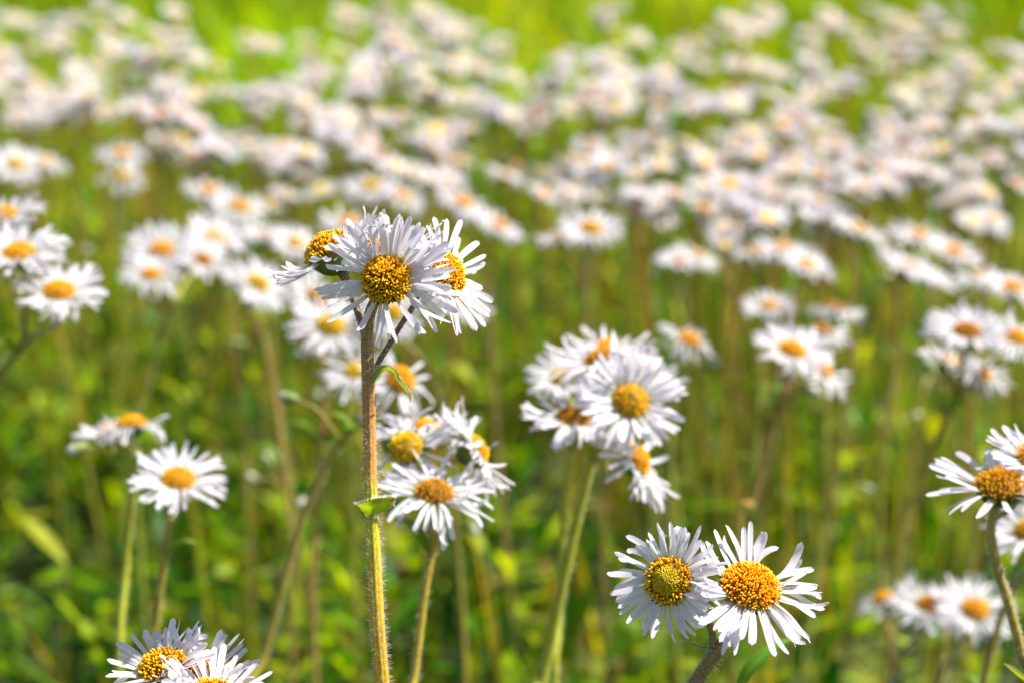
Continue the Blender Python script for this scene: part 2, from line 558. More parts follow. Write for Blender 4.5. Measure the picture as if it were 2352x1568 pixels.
def stalks(n):
    P0 = field(n, .72, 2.4, .30, .15)
    strips('dry_stalk', M_GRASS, P0, nr.uniform(0, 2 * math.pi, n), nr.uniform(.14, .27, n), nr.uniform(.0013, .0025, n),
           nr.uniform(0, .22, n), nr.uniform(-.1, .2, n), palette(n, [(.36, .24, .03), (.28, .26, .03), (.38, .32, .04), (.26, .15, .04)], [3, 3, 2, 1]),
           [1, 1, .95, .9, .85, .6], 5, 'thin tan and ochre stalks standing in the grass', 'stalks', fold=1.2)
stalks(380)

# ------------------------------------------------------------------ shared head meshes for the blurred daisies
vr = random.Random(7)
V_RING = {}; V_DISC = {}; V_CUP = {}
def ring_mesh(pet, name='petal_ring'):
    mb = MB()
    for v, f, c in pet: mb.add(v, f, c)
    return mb.mesh(name, M_PETAL)
for k in range(7):     # middle distance; 4 folded up, 5 wilting and sparse, 6 shaggy
    kw = dict(W=.0017, elev=(-.2 + .1 * k, .25 + .1 * k), wild=.5)
    nn = 60 + 4 * k
    if k == 4: kw = dict(W=.0018, elev=(.75, 1.15), wild=.4); nn = 50
    if k == 5: kw = dict(W=.0015, L=.0115, elev=(-.5, .3), bend=(-1.0, .2), wild=.8, dens=lambda a: .35 + .5 * (math.sin(a * 2) > 0)); nn = 34
    if k == 6: kw = dict(W=.0016, L=.0132, elev=(-.35, .35), bend=(-.9, .3), wild=.8); nn = 58
    V_RING['mid', k] = ring_mesh(petal_set(vr, nn, **kw))
    V_DISC['mid', k] = disc_geo(vr, r=.0052, n=230, sides=3, open_frac=.8, fl=.0010, tone=[(1.1, 1.15, 1), (1.15, 1.10, .8), (.85, .66, .8), (1.1, 1.3, 1)][k % 4]).mesh('flower_disc', M_DISC)
    V_CUP['mid', k] = cup_geo(vr, r=.0051, hi=False).mesh('flower_head', M_GREEN)
for k in range(11):     # far; 8 folded up, 9 wilting, 10 shaggy
    kw = dict(L=.0115, W=.0023, rd=.0050, elev=(-.2 + .05 * k, .15 + .05 * k), bend=(-.5, .1), hi=False, wild=.5)
    nn = 38 + 2 * k
    if k == 8: kw.update(elev=(.75, 1.1))
    if k == 9: kw.update(elev=(-.5, .3), bend=(-1.0, .2), wild=.8, W=.0018); nn = 24
    if k == 10: kw.update(elev=(-.3, .4), wild=.8, W=.002)
    V_RING['far', k] = ring_mesh(petal_set(vr, nn, **kw))
    tones = [((1, .58, .004), (.95, .42, .004)), ((1, .66, .006), (1, .52, .004)), ((.95, .38, .01), (.8, .26, .01)), ((.62, .28, .03), (.55, .18, .02))]
    V_DISC['far', k] = disc_low(vr, tone=tones[k % 4][0], rim=tones[k % 4][1]).mesh('flower_disc', M_DISCBG)
    V_CUP['far', k] = cup_geo(vr, r=.0050, hi=False).mesh('flower_head', M_GREEN)
def bud_geo(rng):
    mb = MB(); seg = 10
    prof = [(.35, -2.2), (.95, -1.3), (1.1, -.2), (.95, .7), (.55, 1.3), (.1, 1.6)]
    r_ = .0022
    vs = [[r_ * a * math.cos(6.2832 * j / seg) * rng.uniform(.92, 1.08), r_ * a * math.sin(6.2832 * j / seg), z * r_] for a, z in prof for j in range(seg)]
    cc = [([.20, .27, .07] if z < .6 else [.55, .52, .45]) for a, z in prof for j in range(seg)]
    fs = [(i * seg + j, i * seg + (j + 1) % seg, (i + 1) * seg + (j + 1) % seg, (i + 1) * seg + j) for i in range(len(prof) - 1) for j in range(seg)]
    mb.add(vs, fs, np.array(cc))
    return mb
BUD = bud_geo(vr).mesh('bud', M_GREEN)

def stem_col(rng, top=(.16, .075, .04), mid=(.30, .13, .06), low=(.26, .22, .03), side=.0):
    j = rng.uniform(.8, 1.2)
    def f(t, p, th):
        # t 0 at the root, 1 at the flower
        if t < .5: a, b, k = low, mid, t * 2
        else: a, b, k = mid, top, t * 2 - 1
        return [(a[m] * (1 - k) + b[m] * k) * j for m in range(3)]
    return f
STEMS = [dict(top=(.26, .19, .07), mid=(.40, .29, .03), low=(.40, .34, .02)),
         dict(top=(.28, .26, .07), mid=(.34, .33, .02), low=(.32, .36, .01)),
         dict(top=(.26, .14, .06), mid=(.46, .26, .05), low=(.44, .30, .03))]

def plant(label, heads, base=None, joint=None, group=None, lod='mid', seed=0, rs=.0013, name='daisy', bud=None, leaf=True, via=None, sty=None):
    """heads: list of (pos, normal, scale, disc variant, ring variant or None)"""
    rng = random.Random(seed * 13 + 5)
    ctr = sum((h[0] for h in heads), Vector()) / len(heads)
    if joint is None:
        joint = Vector((ctr.x + rng.uniform(-.008, .008), ctr.y + rng.uniform(-.004, .012), min(h[0].z for h in heads) - rng.uniform(.022, .04)))
    if base is None:
        base = Vector((joint.x + rng.uniform(-.03, .03), joint.y + rng.uniform(-.02, .02), 0))
    root = bpy.data.objects.new(name, None)
    root.empty_display_size = .02
    COL.objects.link(root)
    root.location = base
    tag(root, label, 'daisy', group)
    mb = MB()
    sc = rng.choice(STEMS) if sty is None else STEMS[sty]
    cf = stem_col(rng, **sc)
    B = Vector((0, 0, 0))
    J = joint - base
    mids = [Vector(q) - base for q in via] if via else [B.lerp(J, .35) + Vector((rng.uniform(-.008, .008), rng.uniform(-.006, .006), 0)),
                                                      B.lerp(J, .7) + Vector((rng.uniform(-.006, .006), rng.uniform(-.006, .006), 0))]
    main = heads[0]
    h0 = main[0] - base - Vector(main[1]) * .0045 * main[2]
    pts = [B] + mids + [J, h0 - Vector(main[1]) * .008 * main[2], h0]
    rad = [rs * 1.15] + [rs * 1.08] * len(mids) + [rs, rs * .85, rs * .8]
    sd = 7 if lod == 'mid' else 5
    fr = tube(mb, pts, rad, sides=sd, colf=cf, step=5 if lod == 'mid' else 3)
    def cf2(t, p, th): return cf(.6 + .4 * t, p, th)
    for h in heads[1:]:
        hh = h[0] - base - Vector(h[1]) * .0045 * h[2]
        s0 = J + (J - mids[-1]).normalized() * -.004
        pp = [s0, J.lerp(hh, .45) + Vector((0, 0, .002)), hh - Vector(h[1]) * .007 * h[2], hh]
        tube(mb, pp, [rs * .75, rs * .65, rs * .6, rs * .62], sides=sd, colf=cf2, step=4 if lod == 'mid' else 3)
    buds = []
    if lod == 'mid' and seed % 2 == 0:
        for _ in range(rng.choice([1, 2])):
            a = rng.uniform(0, 6.28); s0 = mids[-1].lerp(J, rng.uniform(.1, .8))
            q = s0 + Vector((math.cos(a) * .018, math.sin(a) * .012, rng.uniform(.008, .022)))
            tube(mb, [s0, s0.lerp(q, .5) + Vector((0, 0, .004)), q], [rs * .5, rs * .42, rs * .42], sides=5, colf=cf2, step=3)
            buds.append((q, Vector((math.cos(a) * .8, math.sin(a) * .8, rng.uniform(-.4, .8))).normalized()))
    stem = link('stem', mb.mesh('stem', M_STEM), root)
    for q, z in buds:
        o = link('bud', BUD, root)
        o.matrix_local = head_matrix(q + z * .003, z)
    if lod == 'mid':
        hb = MB()
        hairs(hb, fr, rng, 6000, ln=.0015)
        link('hair_fuzz', hb.mesh('hair_fuzz', M_HAIR), stem)
    for h in heads:
        pos, nm, s, dv, rv = h
        nv = 7 if lod == 'mid' else 11
        k = rng.randrange(nv)
        c = link('flower_head', V_CUP[lod, k], root)
        roll = Matrix.Rotation(rng.uniform(0, 6.28), 4, 'Z')
        c.matrix_local = Matrix.Translation(-base) @ head_matrix(pos, nm) @ roll @ Matrix.Scale(s, 4)
        link('petal_ring', V_RING[lod, (rng.choice([0, 1, 2, 3, 6, 6, 5] if lod == 'mid' else list(range(nv))) if rv is None else rv)], c)
        link('flower_disc', V_DISC[lod, (k if dv is None else dv)], c)
    if leaf and lod == 'mid':
        for q in range(rng.choice([1, 2])):
            p = mids[-1].lerp(J, rng.uniform(.2, .8)); a = rng.uniform(0, 6.28)
            d = Vector((math.cos(a), math.sin(a), 0)); l = rng.uniform(.010, .018)
            lm, _ = leaf_mesh(rng, l, .0045, [p, p + d * l * .5 + Vector((0, 0, l * .5)), p + d * l + Vector((0, 0, l * .45))], col=(.15, .24, .03))
            link('stem_leaf', lm.mesh('stem_leaf', M_LEAF), root)
    return root

# ------------------------------------------------------------------ sharp daisies in the plane of focus
def fine_head(root, base, pos, nm, rng, n=60, L=.0125, W=.0020, rd=.0057, h=.0034, elev=(0, .3), bend=(-.5, .1), dens=None, mod=None,
              open_frac=.75, nfl=330, fl=.0015, tone=(1, 1, 1), bud=(.45, .34, .02), wild=.3, single=True, scale=1.0, quota=None):
    c = link('flower_head', cup_geo(rng, r=rd * .98, depth=.0056).mesh('flower_head', M_GREEN), root)
    c.matrix_local = Matrix.Translation(-base) @ head_matrix(pos, nm) @ Matrix.Scale(scale, 4)
    link('flower_disc', disc_geo(rng, r=rd, h=h, n=nfl, open_frac=open_frac, fl=fl, tone=tone, bud_col=bud).mesh('flower_disc', M_DISC), c)
    ps = petal_set(rng, n, L=L, W=W, rd=rd, elev=elev, bend=bend, dens=dens, mod=mod, wild=wild)
    k = len(ps) if quota is None else min(len(ps), quota)
    for v, f, cc in ps[:k]:
        mb = MB(); mb.add(v, f, cc)
        link('petal', mb.mesh('petal', M_PETAL), c)
    if k < len(ps):
        o = link('petal_ring', ring_mesh(ps[k:]), c)
        if k: o['kind'] = 'stuff'
    return c
def fine_stem(root, base, pts, rad, rng, colf, per=26000, ridges=8, sides=24, ln=.0017, name='stem', step=10):
    mb = MB()
    fr = tube(mb, [Vector(p) - base for p in pts], rad, sides=sides, colf=colf, ridges=ridges, step=step)
    s = link(name, mb.mesh(name, M_STEM), root)
    hb = MB()
    hairs(hb, fr, rng, per, ln=ln)
    link('hair_fuzz', hb.mesh('hair_fuzz', M_HAIR), s)
    return s
def lerpc(stops, t):
    for (a, ca), (b, cb) in zip(stops, stops[1:]):
        if t <= b:
            k = (t - a) / (b - a)
            return [ca[m] * (1 - k) + cb[m] * k for m in range(3)]
    return list(stops[-1][1])
def new_root(base, label, group=None):
    r = bpy.data.objects.new('daisy', None)
    r.empty_display_size = .02
    COL.objects.link(r); r.location = base
    tag(r, label, 'daisy', group)
    return r

# --- the tall daisy, four heads
def tall_daisy():
    rng = random.Random(21)
    base = Vector(P(905, 1568, .5)); base = Vector((base.x + .012, base.y + .03, 0))
    r = new_root(base, 'tallest sharp daisy, four white heads crowded on one thick hairy stem', 'daisies in sharp focus')
    p1 = P(888, 645, .492)
    hs = [(p1, N(-.02, .24, 1))]
    st = [(0, (.34, .34, .02)), (.18, (.58, .33, .04)), (.32, (.60, .36, .03)), (.46, (.56, .46, .02)), (.505, (.50, .46, .02)), (.54, (.60, .30, .05)), (.60, (.52, .24, .06)), (.69, (.42, .20, .05)), (.73, (.30, .17, .05)), (1, (.22, .13, .04))]  # top stops darker: shade of the flower head put into the stem colour
    main = [base, P(893, 1900, .508), P(882, 1640, .503), P(868, 1450, .5), P(860, 1300, .5), P(852, 1140, .5), P(849, 1000, .5), P(846, 870, .5), P(843, 780, .5), P(850, 720, .499), P(868, 680, .4985)]
    m = .001
    fine_stem(r, base, main, [2.2 * m, 2.0 * m, 1.9 * m, 1.75 * m, 1.72 * m, 1.6 * m, 1.55 * m, 1.6 * m, 1.42 * m, 1.35 * m, 1.3 * m], rng,
              lambda t, p, th: [c * (1 + .16 * math.sin(th * 8)) for c in lerpc(st, t)], per=19000)
    dk = lambda t, p, th: lerpc([(0, (.16, .08, .04)), (1, (.12, .07, .03))], t)
    fine_stem(r, base, [P(852, 880, .5015), P(868, 835, .503), P(895, 790, .505), P(925, 740, .507), P(960, 690, .509), P(990, 655, .511)], [.9 * m, .75 * m, .7 * m, .7 * m, .75 * m, .9 * m], rng, dk, per=16000, ridges=0, sides=12, name='branch')
    fine_stem(r, base, [P(846, 800, .502), P(830, 745, .505), P(816, 700, .507), P(800, 655, .509), P(785, 625, .511)], [.9 * m, .85 * m, .9 * m, 1.1 * m, 1.3 * m], rng, dk, per=16000, ridges=0, sides=12, name='branch')
    fine_stem(r, base, [P(848, 800, .504), P(850, 740, .510), P(855, 680, .516), P(862, 630, .520)], [.8 * m, .75 * m, .75 * m, .8 * m], rng, dk, per=9000, ridges=0, sides=10, name='branch')
    # front head
    def dens(a):
        d = math.degrees(a) % 360
        if 25 < d < 165: return 1.0
        if 195 < d < 340: return .27
        return .7
    def mod(a, e0, k, L, sway, curl):
        d = math.degrees(a) % 360
        if 30 < d < 150: e0 += .22; L *= 1.02; k = abs(k) * .5 - .05
        elif 190 < d < 350: e0 -= .05; k *= .5; L *= 1.0
        if 300 < d < 350: L *= 1.12
        return e0, k, L, sway, curl
    fine_head(r, base, p1, hs[0][1], rng, n=80, L=.0128, W=.0016, rd=.0053, h=.0036, elev=(-.05, .38), dens=dens, mod=mod,
              open_frac=.93, nfl=520, fl=.0018, tone=(.98, .98, .9), quota=62, wild=.65)
    # right head
    fine_head(r, base, P(1020, 632, .5075), N(.74, .36, .46), rng, n=50, L=.0118, W=.0018, rd=.0053, h=.0036, elev=(0, .35), open_frac=1.0, nfl=460, fl=.0016,
              quota=38, tone=(1.05, 1.05, 1), wild=.3)
    # left head, seen from the side
    def modl(a, e0, k, L, sway, curl):
        d = math.degrees(a) % 360
        if 190 < d < 350: L *= 1.04; e0 = e0 * .6 - .30; k = abs(k) * .6 + .55; curl = abs(curl) * .5
        return e0, k, L, sway, curl
    fine_head(r, base, P(760, 584, .510), N(-.50, .84, .10), rng, n=46, L=.0128, W=.0017, rd=.0056, h=.0040, elev=(-.1, .25), open_frac=1, nfl=460, fl=.0019,
              quota=0, tone=(.95, .98, .9), mod=modl, wild=.35, dens=lambda a: 1.0 if 200 < math.degrees(a) % 360 < 335 else (.18 if math.degrees(a) % 360 > 335 or math.degrees(a) % 360 < 50 else .6))
    # head behind
    fine_head(r, base, P(872, 590, .518), N(.05, .85, .30), rng, n=46, L=.0122, W=.0020, rd=.0056, h=.0036, elev=(.2, .55), open_frac=1, nfl=260, quota=0)
    # stem leaf curling over at the fork
    pts = [P(852, 880, .4985), P(866, 858, .498), P(885, 845, .497), P(903, 852, .496), P(914, 872, .4955), P(930, 893, .495), P(940, 905, .495), P(943, 920, .495)]
    lm, hb = leaf_mesh(rng, .01, .0018, [p - base for p in pts], fold=.35, ref=(.3, .7, .5), col=(.19, .27, .05), edge=(.30, .10, .04), hair=5)
    lf = link('stem_leaf', lm.mesh('stem_leaf', M_LEAF), r); link('hair_fuzz', hb.mesh('hair_fuzz', M_HAIR), lf)
    # clasping leaf lower down
    pts = [P(826, 1166, .499), P(838, 1166, .4975), P(852, 1164, .4965), P(868, 1160, .497), P(884, 1156, .498), P(897, 1146, .4985), P(906, 1143, .499)]
    lm, hb = leaf_mesh(rng, .01, .0052, [p - base for p in pts], fold=-.25, col=(.20, .29, .03), edge=(.34, .10, .04), wav=.08, hair=9, ref=(0, 1, .25))
    lf = link('stem_leaf', lm.mesh('stem_leaf', M_LEAF), r); link('hair_fuzz', hb.mesh('hair_fuzz', M_HAIR), lf)
    pts = [P(862, 1140, .504), P(880, 1150, .506), P(900, 1150, .509)]
    lm, hb = leaf_mesh(rng, .01, .005, [p - base for p in pts], fold=.2, col=(.18, .27, .02), hair=8)
    lf = link('stem_leaf', lm.mesh('stem_leaf', M_LEAF), r); link('hair_fuzz', hb.mesh('hair_fuzz', M_HAIR), lf)
tall_daisy()

# --- the pair at bottom right
def pair_daisy():
    rng = random.Random(33)
    m = .001
    b0 = P(1540, 1720, .505)
    base = Vector((b0.x - .03, b0.y + .03, 0))
    r = new_root(base, 'sharp low daisy with two wide open heads side by side on a forked purplish stem', 'daisies in sharp focus')
    cf = lambda t, p, th: [c * (1 + .12 * math.sin(th * 7)) for c in lerpc([(0, (.20, .18, .03)), (.8, (.22, .12, .05)), (.93, (.17, .08, .05)), (1, (.12, .10, .03))], t)]
    pB = P(1722, 1352, .497); nB = N(.16, .72, .60)
    pA = P(1538, 1334, .496); nA = N(-.36, .22, .88)
    fine_stem(r, base, [base, P(1500, 1900, .507), P(1545, 1660, .505), P(1600, 1562, .504), P(1640, 1505, .503), P(1668, 1465, .503), P(1695, 1420, .503), P(1712, 1380, .501)],
              [2 * m, 1.9 * m, 1.85 * m, 1.75 * m, 1.7 * m, 1.5 * m, 1.6 * m, 1.9 * m], rng, cf, per=21000)
    fine_stem(r, base, [P(1634, 1515, .5035), P(1637, 1480, .503), P(1634, 1445, .502), P(1618, 1408, .502), P(1596, 1378, .503), P(1565, 1345, .502)],
              [1.0 * m, .95 * m, .85 * m, .8 * m, .9 * m, 1.2 * m], rng, cf, per=16000, sides=14, name='branch', ln=.0009)
    def modA(a, e0, k, L, sway, curl):
        d = math.degrees(a) % 360
        if 120 < d < 300: L *= 1.14; k += .25; sway += .38; e0 -= .12
        if 20 < d < 100: L *= 1.08; sway += .12
        return e0, k, L, sway, curl
    fine_head(r, base, pA, nA, rng, n=66, L=.0098, W=.00145, rd=.0053, h=.0042, elev=(.0, .32), bend=(-.35, .35), mod=modA, open_frac=.28, nfl=520, fl=.0014,
              tone=(1, 1, 1), bud=(.75, .56, .01), quota=52, wild=.55)
    def densB(a):
        d = math.degrees(a) % 360
        if 0 < d < 60: return .42
        if 60 < d < 130: return .6
        if 130 < d < 170: return .55
        return 1.0
    def modB(a, e0, k, L, sway, curl):
        d = math.degrees(a) % 360
        if 200 < d < 359: e0 -= .22; k -= .1; L *= 1.12; curl += .3
        elif d < 60: L *= 1.12; e0 += .05
        else: e0 += .22; k = abs(k) * .5
        return e0, k, L, sway, curl
    fine_head(r, base, pB, nB, rng, n=62, L=.0124, W=.00185, rd=.0068, h=.0044, elev=(-.02, .3), mod=modB, dens=densB, open_frac=1.0, nfl=640, fl=.0016,
              tone=(1.12, 1.02, 1.1), quota=48, wild=.55)
    pts = [P(1636, 1492, .502), P(1610, 1487, .500), P(1588, 1480, .499), P(1566, 1471, .498)]
    lm, hb = leaf_mesh(rng, .01, .0018, [p - base for p in pts], fold=.3, col=(.13, .20, .03), edge=(.25, .08, .05), hair=5)
    lf = link('stem_leaf', lm.mesh('stem_leaf', M_LEAF), r); link('hair_fuzz', hb.mesh('hair_fuzz', M_HAIR), lf)
    # leaf behind, lower right
    pts = [P(1690, 1600, .56), P(1730, 1530, .56), P(1790, 1480, .565), P(1840, 1462, .57)]
    lm, hb = leaf_mesh(rng, .02, .005, [p - base for p in pts], fold=.3, col=(.11, .25, .02))
    link('stem_leaf', lm.mesh('stem_leaf', M_LEAF), r)
pair_daisy()

# --- bottom left, cut by the frame
def corner_daisy():
    rng = random.Random(44); m = .001
    b0 = P(430, 1800, .5)
    base = Vector((b0.x, b0.y + .02, 0))
    r = new_root(base, 'sharp white daisy with three heads cut off by the bottom edge of the photo', 'daisies in sharp focus')
    cf = lambda t, p, th: lerpc([(0, (.2, .18, .03)), (1, (.14, .10, .04))], t)
    fine_stem(r, base, [base, P(425, 1900, .5), P(410, 1720, .5), P(390, 1620, .5), P(372, 1560, .5)], [1.8 * m, 1.7 * m, 1.5 * m, 1.1 * m, 1.1 * m], rng, cf, per=7000)
    fine_stem(r, base, [P(412, 1730, .5), P(430, 1660, .5), P(452, 1580, .502)], [.9 * m, .8 * m, .9 * m], rng, cf, per=7000, name='branch', sides=12)
    fine_stem(r, base, [P(412, 1730, .5), P(455, 1680, .495), P(505, 1625, .49)], [.9 * m, .8 * m, .9 * m], rng, cf, per=7000, name='branch', sides=12)
    fine_head(r, base, P(374, 1536, .497), N(-.25, .86, .42), rng, n=46, L=.0105, W=.0016, rd=.0052, elev=(.25, .8), open_frac=1, nfl=260, quota=40, tone=(1, 1.05, 1), wild=.45, fl=.0018)
    fine_head(r, base, P(452, 1562, .502), N(.10, .80, .42), rng, n=50, L=.0126, W=.0016, rd=.0052, elev=(.35, .95), bend=(-.2, .3), open_frac=1, nfl=260, quota=40, tone=(1, .75, 1.2))
    fine_head(r, base, P(492, 1602, .49), N(.28, .84, .40), rng, n=46, L=.0112, W=.0017, rd=.0052, elev=(.15, .5), bend=(-.3, .1), open_frac=1, nfl=200, quota=20)
corner_daisy()

# --- right edge, nearly sharp
def edge_daisy():
    rng = random.Random(55); m = .001
    b0 = P(2420, 1700, .56)
    base = Vector((b0.x + .02, b0.y + .02, 0))
    r = new_root(base, 'slightly soft daisy at the right edge with a bent ochre stem rimmed by pale hairs')
    cf = lambda t, p, th: lerpc([(0, (.28, .22, .03)), (.7, (.36, .26, .04)), (.9, (.28, .22, .04)), (1, (.12, .15, .03))], t)
    fine_stem(r, base, [base, P(2390, 1700, .56), P(2352, 1520, .56), P(2318, 1390, .56), P(2288, 1290, .56), P(2276, 1220, .56), P(2284, 1172, .56), P(2292, 1140, .56)],
              [1.7 * m, 1.5 * m, 1.35 * m, 1.3 * m, 1.25 * m, 1.2 * m, 1.25 * m, 1.6 * m], rng, cf, per=30000, ln=.0011)
    fine_stem(r, base, [P(2284, 1190, .562), P(2320, 1168, .566), P(2352, 1130, .568), P(2372, 1080, .57)], [.8 * m, .7 * m, .7 * m, .8 * m], rng, cf, per=12000, name='branch', sides=10, ln=.0011)
    def mod(a, e0, k, L, sway, curl):
        d = math.degrees(a) % 360
        if 130 < d < 220: L *= 1.15; e0 += .25
        return e0, k, L, sway, curl
    def dens(a):
        d = math.degrees(a) % 360
        return .45 if 220 < d < 330 else .9
    fine_head(r, base, P(2296, 1118, .557), N(-.14, .86, .46), rng, n=44, L=.0128, W=.0021, rd=.0062, elev=(-.05, .4), mod=mod, dens=dens, open_frac=1, nfl=260, quota=44, fl=.0018, tone=(.9, .85, .9))
    fine_head(r, base, P(2378, 1058, .566), N(.2, .80, .5), rng, n=44, L=.0105, W=.0021, rd=.0056, elev=(.0, .4), open_frac=1, nfl=150, quota=44)
    pts = [P(2385, 1580, .55), P(2350, 1560, .548), P(2325, 1540, .547), P(2304, 1522, .547)]
    lm, hb = leaf_mesh(rng, .02, .0042, [p - base for p in pts], fold=.5, col=(.18, .22, .04), hair=5)
    link('stem_leaf', lm.mesh('stem_leaf', M_LEAF), r)
edge_daisy()

# ------------------------------------------------------------------ the blurred daisies one can tell apart
G2 = 'softly blurred daisies standing behind the sharp ones'
def H(u, v, d, n=(.1, .7, .6), s=1.0, dv=None, rv=None):
    return (P(u, v, d), N(n[0], n[1], n[2] * .8), s, dv, rv)
occupied = []
def known(label, heads, via=None, **k):
    hs = [H(*h[:3], **(h[3] if len(h) > 3 else {})) for h in heads]
    for h in heads: occupied.append((h[0], h[1], 26 / h[2] * 1.6))
    if via: k['via'] = [P(*q) for q in via][:-1]; k['joint'] = P(*via[-1]); k['base'] = Vector((P(*via[0]).x, P(*via[0]).y + .02, 0))
    return plant(label, hs, group=G2, seed=len(occupied), **k)
known('four blurred heads just right of the tall stem, the lowest with a brown disc',
      [(997, 1134, .585, dict(n=(.12, .76, .52), dv=2, s=1.02, rv=6)), (933, 1028, .60, dict(n=(-.12, .40, .85), dv=3, s=.95)),
       (1088, 1035, .605, dict(n=(.86, .48, -.15), dv=0, rv=6)), (970, 990, .63, dict(n=(-.05, .95, .1), dv=1))],
      via=[(930, 1800, .6), (950, 1568, .6), (978, 1340, .6), (1002, 1215, .598)], rs=.0013)
known('five clustered blurred heads on a pale green stem, one with a round golden disc',
      [(1447, 922, .62, dict(n=(.10, .34, .95), dv=0, s=1.03, rv=3)), (1385, 832, .65, dict(n=(-.05, .88, .30), dv=2, s=1.1)), (1318, 962, .64, dict(n=(.10, .86, .46), dv=2, s=1.0)),
       (1290, 868, .69, dict(n=(-.05, .62, .75), dv=3, s=.75)), (1460, 1055, .63, dict(n=(.75, .48, .36), dv=1, s=1.0))],
      via=[(1215, 1750, .66), (1245, 1568, .66), (1290, 1350, .655), (1335, 1150, .65), (1370, 1030, .645)], rs=.0017, sty=1)
known('upright blurred daisy head with purplish white petals behind the cluster of five',
      [(1400, 805, .70, dict(n=(.05, .9, .25), dv=1, s=1.0)), (1490, 860, .70, dict(n=(.3, .8, .5), dv=1, s=.8))],
      via=[(1270, 1700, .72), (1285, 1400, .72), (1300, 1100, .71), (1330, 960, .71)])
known('lone blurred daisy with a wide orange disc above the bottom left daisy',
      [(410, 1102, .655, dict(n=(.12, .76, .62), dv=1, s=.98, rv=1))], via=[(335, 1700, .67), (350, 1500, .67), (372, 1330, .665), (386, 1210, .66)], rs=.0011, sty=0)
known('blurred daisy seen edge on, orange disc up, left above the lone orange one',
      [(303, 975, .70, dict(n=(.0, .97, .12), dv=1, s=.9, rv=5)), (250, 990, .73, dict(n=(-.2, .93, .2), dv=1, s=.75))],
      via=[(280, 1700, .72), (290, 1300, .72), (305, 1120, .71), (318, 1040, .705)], rs=.0012)
known('two big blurred heads with orange discs at the left edge on a slanting stem',
      [(135, 672, .70, dict(n=(.10, .74, .66), dv=1, rv=2)), (44, 585, .70, dict(n=(.02, .80, .58), dv=1, s=1.05, rv=3)), (8, 500, .74, dict(n=(-.2, .8, .4)))],
      via=[(-160, 1300, .72), (-80, 990, .71), (0, 862, .705), (70, 780, .70)], rs=.0013)
known('four small blurred heads left of the tall daisy, two discs one above the other',
      [(370, 578, .92, dict(n=(-.05, .62, .72), dv=1, s=1.05)), (347, 632, .90, dict(n=(.10, .72, .60), dv=1, s=.85)), (465, 598, .97, dict(n=(.35, .6, .6), s=.9)), (493, 548, 1.0, dict(n=(.3, .75, .5)))],
      via=[(310, 1100, .96), (335, 900, .95), (370, 770, .94), (402, 690, .93)], rs=.0012)
known('round white daisy with a small bright yellow disc, tilted right, beside the tall daisy',
      [(592, 652, .93, dict(n=(.45, .62, .70), dv=3, s=.98, rv=0))], rs=.001)
known('white daisy with an oval yellow disc low behind the left heads of the tall daisy',
      [(760, 750, .80, dict(n=(.12, .62, .72), dv=3, s=1.05)), (728, 690, .85, dict(n=(.5, .5, .5)))], rs=.0012)
known('white daisy half hidden behind the tall stem, its yellow disc touching the stem',
      [(818, 855, .78, dict(n=(-.10, .76, .58), dv=3, s=.88))], rs=.0011)
known('white daisy with a deep orange disc behind the curled leaf of the tall stem',
      [(918, 872, .70, dict(n=(.42, .42, .75), dv=1, s=.98))], via=[(540, 1750, .74), (610, 1500, .74), (685, 1220, .73), (770, 1030, .72), (872, 945, .71)], rs=.0012)
known('white daisy with a yellow disc showing between the lower petals of the tall daisy',
      [(900, 720, .80, dict(n=(.1, .5, .8), dv=3, s=.8)), (1055, 700, .84, dict(n=(.2, .8, .4), s=.9))], rs=.001)
known('soft white daisy with bright orange disc, up right of the cluster of five',
      [(1582, 782, .88, dict(n=(.32, .74, .55), dv=1, s=.9))], rs=.001)
known('blurred daisy with two overlapping heads and one brown topped head in the middle right',
      [(1818, 806, .78, dict(n=(.18, .74, .60), dv=1, s=1.0, rv=2)), (1888, 850, .80, dict(n=(.55, .62, .5), dv=1, s=.8)), (1885, 765, .84, dict(n=(.1, .95, .2), dv=2, s=.9))],
      via=[(1690, 1300, .82), (1730, 1150, .82), (1765, 1010, .81), (1800, 900, .80)], rs=.0012)
known('small round daisy with petals folded up, above the overlapping pair at middle right',
      [(1766, 706, .95, dict(n=(-.1, .8, .5), dv=1, s=.8))], rs=.001)
known('flat white daisy seen exactly edge on at middle right', [(1915, 712, .95, dict(n=(.18, .98, .05), dv=2, s=.95))], rs=.001)
known('wide blurred daisy cluster with a brown disc near the right edge',
      [(2220, 765, .80, dict(n=(.02, .80, .55), dv=2, s=1.05, rv=3)), (2335, 780, .82, dict(n=(.2, .75, .5), dv=1)), (2180, 835, .82, dict(n=(.30, .9, .2), s=.8)), (2255, 862, .84, dict(n=(.2, .8, .5), dv=1, s=.8))],
      via=[(2060, 1300, .86), (2110, 1130, .85), (2160, 990, .84), (2205, 900, .83)], rs=.0013)
known('blurred daisy with orange disc and dark centre, standing alone right of the tall daisy',
      [(1357, 528, .98, dict(n=(.08, .72, .60), dv=0, s=1.02)), (1290, 545, 1.0, dict(n=(-.1, .9, .3), s=.8))], rs=.0011)
known('small creamy daisy with brownish disc, above the soft one with bright orange disc',
      [(1560, 605, 1.02, dict(n=(.1, .85, .4), dv=2, s=.8)), (1598, 590, 1.04, dict(n=(.3, .85, .4), s=.8))], rs=.001)
known('low blurred daisy with an orange brown disc near the bottom right corner',
      [(2135, 1392, .80, dict(n=(.12, .84, .48), dv=2, s=1.0)), (2030, 1375, .84, dict(n=(-.2, .85, .3), s=.8))], rs=.0012)
known('low blurred daisy with a yellow orange disc at the bottom right, beside the bent stem',
      [(2240, 1400, .79, dict(n=(.05, .66, .7), dv=1, s=1.0)), (2175, 1385, .83, dict(n=(-.2, .85, .3), s=.8))], rs=.0012)
